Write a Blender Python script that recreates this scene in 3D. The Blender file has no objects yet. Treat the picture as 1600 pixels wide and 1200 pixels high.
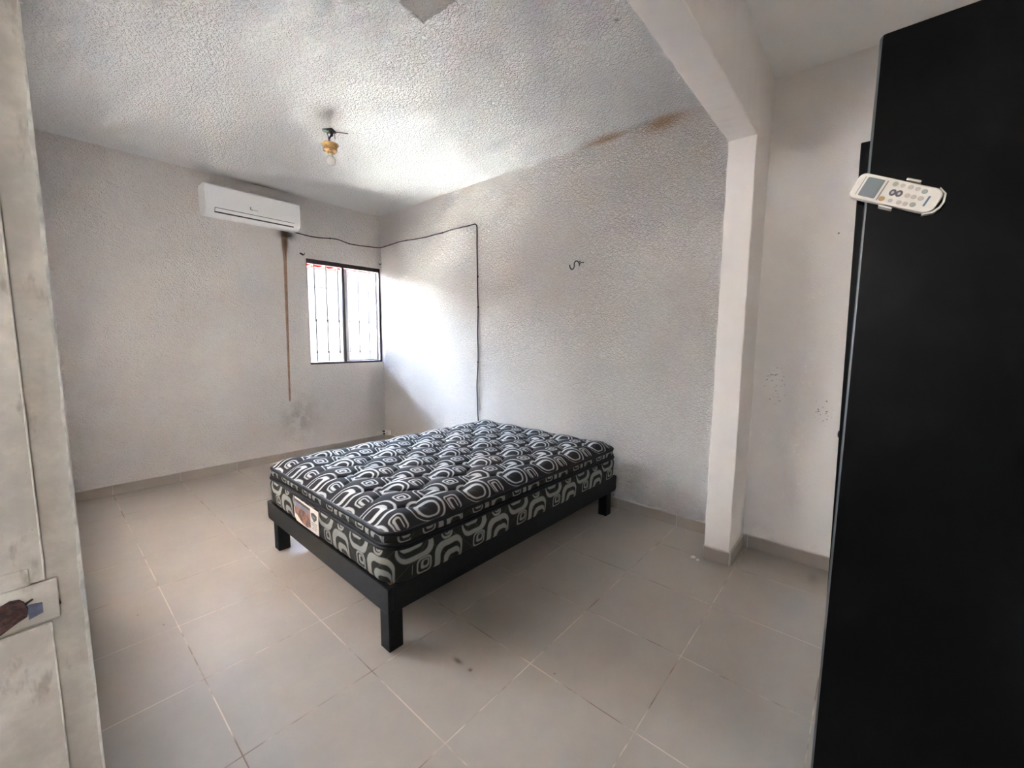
import bpy, bmesh, math, random
from mathutils import Vector, Matrix
random.seed(7)
sc = bpy.context.scene
COL = sc.collection

# ------------------------------------------------------------------ camera
CAM = Vector((-2.9429, -4.7508, 1.334))
YAW, PITCH, ROLL = 0.85612, 0.10834, 0.00703
fwd = Vector((math.sin(YAW) * math.cos(PITCH), math.cos(YAW) * math.cos(PITCH), -math.sin(PITCH)))
rgt0 = Vector((math.cos(YAW), -math.sin(YAW), 0))
up0 = rgt0.cross(fwd)
rgt = math.cos(ROLL) * rgt0 + math.sin(ROLL) * up0
upv = -math.sin(ROLL) * rgt0 + math.cos(ROLL) * up0
cam_d = bpy.data.cameras.new('camera')
cam = bpy.data.objects.new('camera', cam_d)
COL.objects.link(cam)
cam.matrix_world = Matrix(((rgt.x, upv.x, -fwd.x, CAM.x), (rgt.y, upv.y, -fwd.y, CAM.y),
                           (rgt.z, upv.z, -fwd.z, CAM.z), (0, 0, 0, 1)))
cam_d.sensor_width = 36
cam_d.lens = 644.625 / 1600 * 36
cam_d.clip_start = 0.02
sc.camera = cam

# ------------------------------------------------------------------ sky, sun, exposure
SKY = 19.0
world = bpy.data.worlds.new('sky'); sc.world = world; world.use_nodes = True
nt = world.node_tree; nt.nodes.clear()
wo = nt.nodes.new('ShaderNodeOutputWorld'); bg = nt.nodes.new('ShaderNodeBackground')
tc = nt.nodes.new('ShaderNodeTexCoord'); sx = nt.nodes.new('ShaderNodeSeparateXYZ')
rp = nt.nodes.new('ShaderNodeValToRGB')
rp.color_ramp.elements[0].position = 0.0; rp.color_ramp.elements[0].color = (1.0, 0.97, 0.93, 1)
rp.color_ramp.elements[1].position = 0.85; rp.color_ramp.elements[1].color = (0.36, 0.56, 1.0, 1)
e = rp.color_ramp.elements.new(0.25); e.color = (0.86, 0.92, 1.0, 1)
nt.links.new(tc.outputs['Generated'], sx.inputs[0]); nt.links.new(sx.outputs['Z'], rp.inputs[0])
nt.links.new(rp.outputs[0], bg.inputs['Color']); bg.inputs['Strength'].default_value = SKY
nt.links.new(bg.outputs[0], wo.inputs[0])

sun_d = bpy.data.lights.new('sun', 'SUN'); sun_d.energy = 82; sun_d.angle = 0.01; sun_d.color = (1, 0.97, 0.92)
sun = bpy.data.objects.new('sun', sun_d); COL.objects.link(sun)
sun.rotation_euler = Vector((-0.20, 0.36, -1.0)).to_track_quat('-Z', 'Y').to_euler()

LW0, LW1, LZ0, LZ1 = -2.60, -0.85, 0.55, 2.25   # opening of an added, unseen window in the left wall, for fill light
def portal(name, loc, direction, w, h):
    l = bpy.data.lights.new(name, 'AREA'); l.shape = 'RECTANGLE'; l.size = w; l.size_y = h
    l.cycles.is_portal = True
    o = bpy.data.objects.new(name, l); COL.objects.link(o); o.location = loc
    o.rotation_euler = Vector(direction).to_track_quat('-Z', 'Y').to_euler()
portal('window_portal', (-0.463, 0.17, 1.62), (0, -1, 0), 0.95, 1.2)
portal('added_passage_portal', (-3.64, 1.37, 2.00), (0, -1, 0), 1.05, 1.00)
portal('added_hall_end_portal', (-3.80, -7.56, 1.80), (0, 1, 0), 0.20, 0.20)
portal('added_hall_portal', (-4.72, -4.45, 1.80), (1, 0, 0), 0.20, 0.20)

sc.view_settings.view_transform = 'Standard'; sc.view_settings.look = 'None'
sc.view_settings.gamma = 1.0; sc.view_settings.use_curve_mapping = False
sc.view_settings.exposure = 3.6
sc.cycles.max_bounces = 12; sc.cycles.diffuse_bounces = 9; sc.cycles.glossy_bounces = 4
sc.cycles.transparent_max_bounces = 12; sc.cycles.caustics_reflective = False; sc.cycles.caustics_refractive = False
sc.cycles.use_denoising = True; sc.cycles.sample_clamp_indirect = 80

# ------------------------------------------------------------------ helpers: objects
def link(name, me, mats=(), parent=None):
    o = bpy.data.objects.new(name, me); COL.objects.link(o)
    for m in mats: me.materials.append(m)
    if parent is not None: o.parent = parent
    return o

def obj(name, bm, m, parent=None, smooth=False, world=True, shift=None):
    """bm in world coordinates unless world=False (then already in the parent's space)."""
    if parent is not None and world:
        bmesh.ops.translate(bm, verts=bm.verts, vec=-parent_loc(parent))
    bmesh.ops.recalc_face_normals(bm, faces=bm.faces)
    me = bpy.data.meshes.new(name); bm.to_mesh(me); bm.free()
    if smooth:
        for p in me.polygons: p.use_smooth = True
    return link(name, me, m if isinstance(m, (list, tuple)) else [m], parent)

def parent_loc(p):
    v = Vector(p.location)
    while p.parent is not None:
        p = p.parent; v = v + Vector(p.location)
    return v

def tag(o, label=None, cat=None, group=None, kind=None):
    if label: o['label'] = label
    if cat: o['category'] = cat
    if group: o['group'] = group
    if kind: o['kind'] = kind
    return o

def empty(name, loc, rz=0):
    o = bpy.data.objects.new(name, None); COL.objects.link(o); o.location = loc; o.rotation_euler = (0, 0, rz)
    o.empty_display_size = 0.1
    return o

def box(bm, x0, x1, y0, y1, z0, z1, bev=0, seg=2):
    r = bmesh.ops.create_cube(bm, size=1.0)
    vs = r['verts']
    for v in vs:
        v.co = Vector(((x0 + x1) / 2 + v.co.x * (x1 - x0), (y0 + y1) / 2 + v.co.y * (y1 - y0), (z0 + z1) / 2 + v.co.z * (z1 - z0)))
    if bev:
        es = set(e for v in vs for e in v.link_edges)
        bmesh.ops.bevel(bm, geom=list(es), offset=bev, segments=seg, affect='EDGES', profile=0.5)
    return vs

def nbox(*a, **k):
    bm = bmesh.new(); box(bm, *a, **k); return bm

def frame_of(d):
    d = d.normalized(); a = Vector((0, 0, 1)) if abs(d.z) < 0.9 else Vector((1, 0, 0))
    n = d.cross(a).normalized(); return n, d.cross(n).normalized()

def tube(bm, pts, r, n=8, closed=False, caps=True):
    pts = [Vector(p) for p in pts]; rings = []; N = len(pts); prev = None
    for i, p in enumerate(pts):
        if closed: d = pts[(i + 1) % N] - pts[i - 1]
        else: d = pts[min(i + 1, N - 1)] - pts[max(i - 1, 0)]
        d.normalize()
        if prev is None: a, b = frame_of(d)
        else:
            a = (prev - d * prev.dot(d)).normalized(); b = d.cross(a)
        prev = a
        rr = r[i] if isinstance(r, (list, tuple)) else r
        rings.append([bm.verts.new(p + rr * (math.cos(2 * math.pi * k / n) * a + math.sin(2 * math.pi * k / n) * b)) for k in range(n)])
    for i in range(N if closed else N - 1):
        A, B = rings[i], rings[(i + 1) % N]
        for k in range(n): bm.faces.new((A[k], A[(k + 1) % n], B[(k + 1) % n], B[k]))
    if caps and not closed:
        bm.faces.new(rings[0]); bm.faces.new(rings[-1])

def lathe(bm, prof, c=(0, 0, 0), n=24):
    c = Vector(c); rings = []
    for r, z in prof:
        if r < 1e-6: rings.append([bm.verts.new(c + Vector((0, 0, z)))])
        else: rings.append([bm.verts.new(c + Vector((r * math.cos(2 * math.pi * k / n), r * math.sin(2 * math.pi * k / n), z))) for k in range(n)])
    for A, B in zip(rings, rings[1:]):
        for k in range(n):
            a0, a1 = A[k % len(A)], A[(k + 1) % len(A)]; b0, b1 = B[k % len(B)], B[(k + 1) % len(B)]
            f = []
            for v in (a0, a1, b1, b0):
                if v not in f: f.append(v)
            if len(f) > 2: bm.faces.new(f)

def prism(bm, pts, axis, a, b):
    """extrude a 2D outline between a and b along axis (0 = x, 1 = y, 2 = z)"""
    def mk(p, t):
        if axis == 0: return Vector((t, p[0], p[1]))
        if axis == 1: return Vector((p[0], t, p[1]))
        return Vector((p[0], p[1], t))
    A = [bm.verts.new(mk(p, a)) for p in pts]; B = [bm.verts.new(mk(p, b)) for p in pts]
    n = len(pts)
    for i in range(n): bm.faces.new((A[i], A[(i + 1) % n], B[(i + 1) % n], B[i]))
    bm.faces.new(A); bm.faces.new(B)
    bmesh.ops.recalc_face_normals(bm, faces=bm.faces); bm.normal_update()

def rrect(w, h, r, n=6):
    """outline of a rounded rectangle centred at 0"""
    out = []
    for cx, cy, a0 in ((w / 2 - r, h / 2 - r, 0), (-w / 2 + r, h / 2 - r, 90), (-w / 2 + r, -h / 2 + r, 180), (w / 2 - r, -h / 2 + r, 270)):
        for k in range(n + 1):
            a = math.radians(a0 + 90 * k / n); out.append((cx + r * math.cos(a), cy + r * math.sin(a)))
    return out

# ------------------------------------------------------------------ helpers: node expressions
class G:
    """scalar expressions built as Math nodes of one material"""
    def __init__(s, name):
        s.m = bpy.data.materials.new(name); s.m.use_nodes = True; s.t = s.m.node_tree; s.t.nodes.clear()
        s.out = s.t.nodes.new('ShaderNodeOutputMaterial')
    def node(s, typ, **k):
        n = s.t.nodes.new(typ)
        for a, b in k.items(): setattr(n, a, b)
        return n
    def put(s, sock, v):
        if isinstance(v, X): s.t.links.new(v.o, sock)
        elif isinstance(v, bpy.types.NodeSocket): s.t.links.new(v, sock)
        else: sock.default_value = v
    def math(s, op, *a, clamp=False):
        n = s.node('ShaderNodeMath', operation=op, use_clamp=clamp)
        for i, v in enumerate(a): s.put(n.inputs[i], v)
        return X(s, n.outputs[0])
    def vec(s, op, *a):
        n = s.node('ShaderNodeVectorMath', operation=op)
        for i, v in enumerate(a): s.put(n.inputs[i], v)
        return n.outputs['Value'] if op in ('LENGTH', 'DOT_PRODUCT', 'DISTANCE') else n.outputs['Vector']
    def xyz(s, v):
        n = s.node('ShaderNodeSeparateXYZ'); s.put(n.inputs[0], v); return [X(s, o) for o in n.outputs]
    def comb(s, x, y, z):
        n = s.node('ShaderNodeCombineXYZ')
        for i, v in enumerate((x, y, z)): s.put(n.inputs[i], v)
        return n.outputs[0]
    def pos(s): return s.node('ShaderNodeNewGeometry').outputs['Position']
    def objco(s): return s.node('ShaderNodeTexCoord').outputs['Object']
    def uv(s): return s.node('ShaderNodeTexCoord').outputs['UV']
    def noise(s, v, scale, detail=2, rough=0.5, dist=0.0):
        n = s.node('ShaderNodeTexNoise'); s.put(n.inputs['Vector'], v); n.inputs['Scale'].default_value = scale
        n.inputs['Detail'].default_value = detail; n.inputs['Roughness'].default_value = rough; n.inputs['Distortion'].default_value = dist
        return X(s, n.outputs[0])
    def voro(s, v, scale, feature='F1'):
        n = s.node('ShaderNodeTexVoronoi', feature=feature); s.put(n.inputs['Vector'], v); n.inputs['Scale'].default_value = scale
        return X(s, n.outputs['Distance'])
    def scale(s, v, k): return s.vec('MULTIPLY', v, k)
    def rand(s): return X(s, s.node('ShaderNodeObjectInfo').outputs['Random'])
    def smooth(s, x, a, b):
        n = s.node('ShaderNodeMapRange', interpolation_type='SMOOTHSTEP'); s.put(n.inputs['Value'], x)
        n.inputs['From Min'].default_value = a; n.inputs['From Max'].default_value = b
        return X(s, n.outputs['Result'])
    def gauss(s, *terms):
        """exp(-sum of squared terms)"""
        q = None
        for t in terms: q = t * t if q is None else q + t * t
        return s.math('EXPONENT', q * -1.0)
    def band(s, x, a, b, soft): return s.smooth(x, a - soft, a + soft) * (1.0 - s.smooth(x, b - soft, b + soft))
    def mix(s, f, a, b):
        n = s.node('ShaderNodeMix', data_type='RGBA'); s.put(n.inputs[0], f)
        s.put(n.inputs[6], rgba(a)); s.put(n.inputs[7], rgba(b)); return n.outputs[2]
    def bump(s, h, strength=0.5, dist=0.01, normal=None):
        n = s.node('ShaderNodeBump'); n.inputs['Strength'].default_value = strength; n.inputs['Distance'].default_value = dist
        s.put(n.inputs['Height'], h)
        if normal is not None: s.t.links.new(normal, n.inputs['Normal'])
        return n.outputs[0]
    def bsdf(s, color, rough=0.6, normal=None, metal=0.0, spec=0.5, **k):
        n = s.node('ShaderNodeBsdfPrincipled'); s.put(n.inputs['Base Color'], rgba(color)); s.put(n.inputs['Roughness'], rough)
        n.inputs['Metallic'].default_value = metal; n.inputs['Specular IOR Level'].default_value = spec
        for a, b in k.items(): s.put(n.inputs[a.replace('_', ' ')], b)
        if normal is not None: s.t.links.new(normal, n.inputs['Normal'])
        s.t.links.new(n.outputs[0], s.out.inputs[0]); return s.m

def rgba(c):
    return tuple(c) + (1.0,) if isinstance(c, (tuple, list)) and len(c) == 3 else c

class X:
    def __init__(s, g, o): s.g, s.o = g, o
    def __add__(s, b): return s.g.math('ADD', s, b)
    __radd__ = __add__
    def __sub__(s, b): return s.g.math('SUBTRACT', s, b)
    def __rsub__(s, b): return s.g.math('SUBTRACT', b, s)
    def __mul__(s, b): return s.g.math('MULTIPLY', s, b)
    __rmul__ = __mul__
    def __truediv__(s, b): return s.g.math('DIVIDE', s, b)
    def max(s, b): return s.g.math('MAXIMUM', s, b)
    def min(s, b): return s.g.math('MINIMUM', s, b)

def srgb(r, g, b):
    f = lambda c: (c / 255 / 12.92) if c <= 10 else ((c / 255 + 0.055) / 1.055) ** 2.4
    return (f(r), f(g), f(b))

def plain(name, color, rough=0.5, metal=0.0, spec=0.5, grain=0.0, gscale=40, bump=0.0):
    g = G(name); c = color; nrm = None
    if grain or bump:
        n = g.noise(g.objco(), gscale, 3)
        if grain:
            c = g.mix(g.smooth(n, 0.3, 0.7), tuple(x * (1 - grain) for x in color), tuple(min(1, x * (1 + grain)) for x in color))
        if bump: nrm = g.bump(n, bump, 0.004)
    return g.bsdf(c, rough, nrm, metal, spec)

# ------------------------------------------------------------------ materials of the room
WALLC = (0.88, 0.838, 0.797)
H = 2.841

def stucco_height(g, p):
    a = g.noise(g.scale(p, (1.0, 1.0, 1.35)), 40, 3, 0.55, 1.6)
    b = g.noise(p, 95, 2, 0.5, 0.6)
    c = g.noise(p, 9, 2, 0.5, 0.0)
    return g.smooth(a, 0.32, 0.68) * 0.8 + b * 0.28 + c * 0.35

def mat_wall_back():
    g = G('painted_stucco_back'); p = g.pos(); x, y, z = g.xyz(p)
    n1 = g.noise(p, 7, 4, 0.6); n2 = g.noise(p, 40, 3, 0.6)
    c = g.mix(g.smooth(g.noise(p, 1.6, 3), 0.35, 0.7) * 0.5, WALLC, tuple(k * 0.95 for k in WALLC))
    # rusty drip from the air conditioner
    line = x + 1.14 + (2.2 - z) * 0.0165 + (n1 - 0.5) * 0.006
    hw = 0.0105 + g.smooth(z, 0.64, 2.25) * 0.007 + g.smooth(z, 2.1, 2.45) * 0.02
    drip = (1.0 - g.smooth(g.math('ABSOLUTE', line) / hw, 0.72, 1.12)) * g.band(z, 0.645, 2.46, 0.012)
    c = g.mix(drip * (0.75 + n2 * 0.3), c, srgb(180, 138, 106))
    dark = (1.0 - g.smooth(g.math('ABSOLUTE', line - 0.006) / hw, 0.15, 0.5)) * g.band(z, 0.645, 2.3, 0.03) * g.smooth(n1, 0.45, 0.62)
    c = g.mix(dark * 0.5, c, srgb(105, 78, 62))
    # soot where the pipe leaves the unit
    soot = g.gauss((x + 1.115) / 0.080, (z - 2.415) / 0.050) * (0.85 + n2 * 0.6)
    soot2 = g.gauss((x + 1.13) / 0.035, (z - 2.33) / 0.10) * 0.75
    c = g.mix(g.math('MINIMUM', soot.max(soot2), 0.93), c, srgb(58, 44, 38))
    # damp mark near the floor
    damp = g.gauss((x + 1.06) / 0.20, (z - 0.46) / 0.20) * g.smooth(n1, 0.32, 0.66) * 0.55
    c = g.mix(damp, c, srgb(150, 140, 118))
    spots = g.gauss((x + 1.02) / 0.16, (z - 0.42) / 0.13) * g.smooth(n2, 0.60, 0.72) * 0.45
    c = g.mix(spots, c, srgb(110, 104, 92))
    low = g.gauss(z / 0.10) * g.smooth(g.noise(p, 22, 3), 0.55, 0.75) * 0.30
    c = g.mix(low, c, srgb(150, 138, 122))
    # darker brown strip at the wall top above the unit
    dark_strip = g.gauss((x + 1.40) / 0.36, (z - 2.86) / 0.05) * 0.35
    c = g.mix(dark_strip, c, srgb(105, 92, 80))
    return g.bsdf(c, 0.75, g.bump(stucco_height(g, p), 1.0, 0.017), spec=0.25)

def mat_wall_right():
    g = G('painted_stucco_right'); p = g.pos(); x, y, z = g.xyz(p)
    n1 = g.noise(p, 9, 4, 0.6); n2 = g.noise(p, 45, 3, 0.6)
    c = g.mix(g.smooth(g.noise(p, 1.6, 3), 0.35, 0.7) * 0.5, WALLC, tuple(k * 0.95 for k in WALLC))
    st = g.gauss((y + 3.55) / 0.14, (z - 2.83) / 0.055) * (0.45 + n1 * 0.9)
    st2 = g.gauss((y + 3.12) / 0.17, (z - 2.84) / 0.022) * (0.4 + n1)
    st3 = g.gauss((y + 1.58) / 0.10, (z - 2.82) / 0.05) * n1 * 0.6
    c = g.mix(g.math('MINIMUM', st.max(st2).max(st3), 0.75), c, srgb(186, 146, 96))
    far = g.smooth(y, -4.14, -4.12)
    # mould specks on the smooth part
    v = g.voro(p, 62); sp = (1.0 - g.smooth(v, 0.16, 0.34)) * g.smooth(n2, 0.46, 0.60)
    a1 = g.gauss((y + 4.325) / 0.075, (z - 1.07) / 0.13).max(g.gauss((y + 4.565) / 0.05, (z - 0.93) / 0.10))
    c = g.mix(g.math('MINIMUM', sp * g.smooth(a1, 0.25, 0.8) * 1.0, 0.8), c, srgb(92, 84, 76))
    sp2 = (1.0 - g.smooth(g.math('SQRT', (y + 4.566) * (y + 4.566) + (z - 1.925) * (z - 1.925)), 0.003, 0.006))
    c = g.mix(sp2 * 0.8, c, srgb(90, 80, 72))
    rub = g.gauss(z / 0.16) * g.smooth(n1, 0.45, 0.7) * 0.25
    c = g.mix(rub, c, srgb(150, 138, 122))
    h = stucco_height(g, p) * far + g.noise(p, 120, 2) * 0.10
    return g.bsdf(c, 0.9, g.bump(h, 1.0, 0.020), spec=0.08)

def mat_smooth_paint():
    g = G('smooth_paint'); p = g.pos()
    c = g.mix(g.smooth(g.noise(p, 3, 4, 0.6), 0.35, 0.7) * 0.6, WALLC, tuple(k * 0.93 for k in WALLC))
    return g.bsdf(c, 0.6, g.bump(g.noise(p, 60, 3) * 0.4 + g.noise(p, 14, 2), 0.25, 0.004), spec=0.3)

def mat_ceiling():
    g = G('rough_ceiling_plaster'); p = g.pos(); x, y, z = g.xyz(p)
    n1 = g.noise(p, 8, 4, 0.6); n2 = g.noise(p, 40, 3, 0.6)
    base = (0.89, 0.89, 0.87)
    c = g.mix(g.smooth(g.noise(p, 1.3, 3), 0.35, 0.7) * 0.5, base, tuple(k * 0.93 for k in base))
    # grey smooth patch
    ux, uy = 0.09, -0.996
    lx = (x + 1.665) * 0.996 + (y + 3.12) * 0.09; ly = (y + 3.12) * 0.996 - (x + 1.665) * 0.09
    w = (n2 - 0.5) * 0.03
    patch = g.band(lx + w, -0.075, 0.075, 0.006) * g.band(ly + w, -0.115, 0.105, 0.008)
    c = g.mix(patch * 0.85, c, srgb(140, 135, 131))
    sm = g.gauss((x + 1.53) / 0.075, (y + 1.85) / 0.10) * 0.42 * (0.6 + n1 * 0.8)
    c = g.mix(sm, c, srgb(105, 92, 86))
    st = g.gauss((y + 3.12) / 0.16, x / 0.06).max(g.gauss((y + 3.56) / 0.13, x / 0.05)) * (0.3 + n1 * 0.7)
    c = g.mix(g.math('MINIMUM', st, 0.6), c, srgb(190, 152, 102))
    st2 = g.gauss((y + 1.2) / 0.4, x / 0.05) * n1 * 0.5
    c = g.mix(st2, c, srgb(200, 176, 132))
    nub = g.gauss((x + 1.017) / 0.012, (y + 3.721) / 0.012) * 0.5
    c = g.mix(nub, c, srgb(110, 95, 90))
    dark_strip = g.gauss((x + 1.33) / 0.28, (y + 0.01) / 0.06) * 0.75  # darker brown patch on the ceiling above the unit
    c = g.mix(dark_strip, c, srgb(100, 86, 74))
    far = g.smooth(y, -4.14, -4.12)
    v = g.noise(p, 62, 3, 0.55, 0.8); v2 = g.noise(p, 26, 2, 0.5, 0.4)
    h = (g.smooth(v, 0.36, 0.64) + v2 * 0.5) * far * (1.0 - patch * 0.85) + g.noise(p, 110, 2) * 0.06
    return g.bsdf(c, 0.85, g.bump(h, 1.0, 0.013), spec=0.15)

def mat_tile(name, base, rough):
    g = G(name); p = g.pos(); x, y, z = g.xyz(p); r = g.rand()
    n = g.noise(p, 2.4, 5, 0.62); f = g.noise(g.scale(p, (1.0, 3.2, 1.0)), 5.5, 5, 0.65)
    c = g.mix(g.smooth(n, 0.3, 0.72), tuple(k * 0.93 for k in base), tuple(k * 1.05 for k in base))
    c = g.mix(g.smooth(f, 0.5, 0.75) * 0.20, c, tuple(k * 0.86 for k in base))
    c = g.mix(r * 0.22, c, (base[0] * 0.92, base[1] * 0.88, base[2] * 0.88))
    sp = (1.0 - g.smooth(g.voro(p, 5.0), 0.018, 0.03)) * 0.6
    c = g.mix(sp, c, srgb(88, 76, 66))
    m1 = g.gauss((x + 1.889) / 0.010, (y + 3.548) / 0.022).max(g.gauss((x + 1.888) / 0.008, (y + 3.622) / 0.008))
    m2 = g.gauss((x + 0.16) / 0.07, (y + 4.60) / 0.03) * 0.35
    c = g.mix(g.math('MINIMUM', m1.max(m2) * (0.6 + f * 0.6), 0.75), c, srgb(86, 70, 58))
    rr = rough + (n - 0.5) * 0.15
    return g.bsdf(c, rr, g.bump(g.noise(p, 9, 3), 0.05, 0.004), spec=0.45)

M = {}
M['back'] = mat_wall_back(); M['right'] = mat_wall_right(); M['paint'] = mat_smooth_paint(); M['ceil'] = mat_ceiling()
M['tile'] = mat_tile('greige_floor_tile', (0.41, 0.368, 0.318), 0.36)
M['base_tile'] = mat_tile('greige_base_tile', (0.40, 0.352, 0.305), 0.5)
def mat_grout():
    g = G('grout'); p = g.pos(); n = g.noise(p, 3.2, 4, 0.65)
    return g.bsdf(g.mix(g.smooth(n, 0.36, 0.60), srgb(138, 124, 110), srgb(210, 199, 184)), 0.9, spec=0.1)
M['grout'] = mat_grout()
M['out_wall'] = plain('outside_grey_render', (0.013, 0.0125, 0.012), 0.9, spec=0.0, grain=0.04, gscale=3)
M['court'] = plain('added_wall_grey_render', (0.30, 0.29, 0.275), 0.9, spec=0.0, grain=0.05, gscale=3)
M['ground'] = plain('outside_concrete', (0.70, 0.67, 0.62), 0.9, grain=0.1, gscale=2)
M['roof_tile'] = plain('red_clay', (0.20, 0.0075, 0.0065), 0.9, spec=0.0, grain=0.15, gscale=12)

# ------------------------------------------------------------------ the room
XL, YF, T = -2.925, -5.35, 0.15
def struct(name, bm, m, label, cat=None, parent=None):
    o = obj(name, bm, m, parent); tag(o, label, cat, kind='structure'); return o

# floor: grout bed with single tiles on it
floor = struct('floor', nbox(XL - T, T, YF - T, T, -0.15, -0.0006), M['grout'], 'greige square tile floor of the bedroom', 'floor')
TS, TX, TY, J = 0.4541, -2.6075, -4.2373, 0.0027
def cuts(lo, hi, ref):
    k0 = math.floor((lo - ref) / TS); out = []; k = k0
    while ref + k * TS < hi:
        a, b = max(lo, ref + k * TS), min(hi, ref + (k + 1) * TS)
        if b - a > 0.012: out.append((a, b))
        k += 1
    return out
tile_cache = {}
def tile_mesh(w, h):
    key = (round(w, 4), round(h, 4))
    if key not in tile_cache:
        bm = nbox(-w / 2, w / 2, -h / 2, h / 2, -0.010, 0.0, bev=0.0012, seg=1)
        me = bpy.data.meshes.new('tile'); bm.to_mesh(me); bm.free(); me.materials.append(M['tile']); tile_cache[key] = me
    return tile_cache[key]
for a, b in cuts(XL, 0.0, TX):
    for c, d in cuts(YF, 0.0, TY):
        o = link('tile', tile_mesh(b - a - J, d - c - J), parent=floor)
        o.location = ((a + b) / 2, (c + d) / 2, random.uniform(-0.0004, 0.0))

# walls
WX0, WX1, WZ0, WZ1 = -0.926, 0.0, 1.030, 2.207
bm = bmesh.new()
box(bm, XL - T, WX0, 0, T, -0.01, H); box(bm, WX0, T, 0, T, -0.01, WZ0); box(bm, WX0, T, 0, T, WZ1, H)
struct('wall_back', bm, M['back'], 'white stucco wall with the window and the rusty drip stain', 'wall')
struct('wall_right', nbox(0.0, T, YF - T, 0.0, -0.01, H), M['right'], 'long white stucco wall behind the bed head', 'wall')
bm = nbox(0.0, T, 0.0, T, WZ0, WZ1)
struct('trim_3', bm, M['right'], 'white plaster reveal at the corner side of the window', 'trim')
DY0, DY1, DZ = -4.86, -4.0, 2.05
bm = bmesh.new()
box(bm, XL - T, XL, DY1 + 0.05, LW0, -0.01, H); box(bm, XL - T, XL, LW1, 0, -0.01, H); box(bm, XL - T, XL, LW0, LW1, -0.01, LZ0); box(bm, XL - T, XL, LW0, LW1, LZ1, H); box(bm, XL - T, XL, YF - T, DY0, -0.01, H); box(bm, XL - T, XL, DY0, DY1 + 0.05, DZ, H)
struct('wall_left', bm, M['paint'], 'white wall with the doorway, edge on beside the camera', 'wall')
struct('wall_front', nbox(XL, 0.0, YF - T, YF, -0.01, H), M['paint'], 'white wall behind the camera and the black cabinet', 'wall')
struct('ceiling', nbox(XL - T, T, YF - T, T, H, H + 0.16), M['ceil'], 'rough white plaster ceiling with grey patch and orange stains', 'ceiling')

# hall added behind the camera, unseen: small vents meter the daylight through the doorway
HX0, HX1, HY0, HY1 = -4.55, XL - T, -7.4, -3.55
bm = bmesh.new(); box(bm, HX0, HX1, HY1, HY1 + T, -0.01, H); box(bm, HX1, HX1 + T, HY0, YF - T, -0.01, H); 
for q in ((HX0, -3.90, -0.01, H), (-3.70, HX1 + T, -0.01, H), (-3.90, -3.70, -0.01, 1.70), (-3.90, -3.70, 1.90, H)): box(bm, q[0], q[1], HY0 - T, HY0, q[2], q[3])
for q in ((HY0 - T, -4.55, -0.01, H), (-4.35, HY1 + T, -0.01, H), (-4.55, -4.35, -0.01, 1.70), (-4.55, -4.35, 1.90, H)): box(bm, HX0 - T, HX0, q[0], q[1], q[2], q[3])
struct('wall_hall_added', bm, M['paint'], 'added unseen white hall walls with daylight vents outside the doorway', 'wall')
struct('ceiling_hall_added', nbox(HX0 - T, HX1, HY0 - T, HY1 + T, H, H + 0.16), M['paint'], 'added unseen white hall ceiling outside the doorway', 'ceiling')
struct('floor_hall_added', nbox(HX0 - T, HX1, HY0 - T, HY1 + T, -0.15, 0.0), M['tile'], 'added unseen greige hall floor outside the doorway', 'floor')

# added passage outside the added window, unseen; its open end sets the fill light
PX0, PY0, PY1 = -4.20, -3.40, 1.20
bm = bmesh.new(); box(bm, PX0 - T, PX0, PY0, PY1, -0.01, H); box(bm, PX0 - T, HX1, PY1, PY1 + T, -0.01, 1.5); box(bm, PX0 - T, HX1, PY1, PY1 + T, 2.5, H)

struct('wall_passage_added', bm, M['paint'], 'white walls of the added unseen passage that dims the side light', 'wall')
struct('wall_courtyard_added', nbox(HX1, HX1 + T, T, 2.75, -0.01, 2.70), M['court'], 'added unseen grey wall beside the window view, shaping its light', 'wall')  # added out of view to keep low sky light off the right wall
struct('ceiling_passage_added', nbox(PX0 - T, HX1, PY0, PY1 + T, H, H + 0.16), M['paint'], 'white ceiling of the added unseen passage outside the left wall', 'ceiling')
struct('floor_passage_added', nbox(PX0 - T, HX1, PY0, PY1 + T, -0.15, 0.0), M['ground'], 'concrete floor of the added unseen passage outside the left wall', 'floor')

# column and beam: slightly uneven corners
def rough_box(x0, x1, y0, y1, z0, z1, axis, n, j):
    bm = nbox(x0, x1, y0, y1, z0, z1)
    es = [e for e in bm.edges if abs((e.verts[0].co - e.verts[1].co)[axis]) > 1e-4]
    bmesh.ops.subdivide_edges(bm, edges=es, cuts=n, use_grid_fill=True)
    for v in bm.verts:
        for k in range(3):
            if k != axis: v.co[k] += random.uniform(-j, j)
    es = [e for e in bm.edges if e.calc_face_angle(0) > 1.0]
    bmesh.ops.bevel(bm, geom=es, offset=0.004, segments=1, affect='EDGES', profile=0.5)
    return bm
CX, CY0, CY1, BZ = -0.332, -4.205, -4.062, 2.430
struct('trim_1', rough_box(CX, 0.002, CY0, CY1, 0.0, H + 0.005, 2, 40, 0.0016), M['paint'], 'smooth white plaster column standing out from the right wall', 'column')
struct('trim_2', rough_box(XL - 0.01, CX + 0.02, CY0, CY1, BZ, H + 0.005, 0, 50, 0.0018), M['paint'], 'smooth white ceiling beam running across to the column', 'beam')

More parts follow.
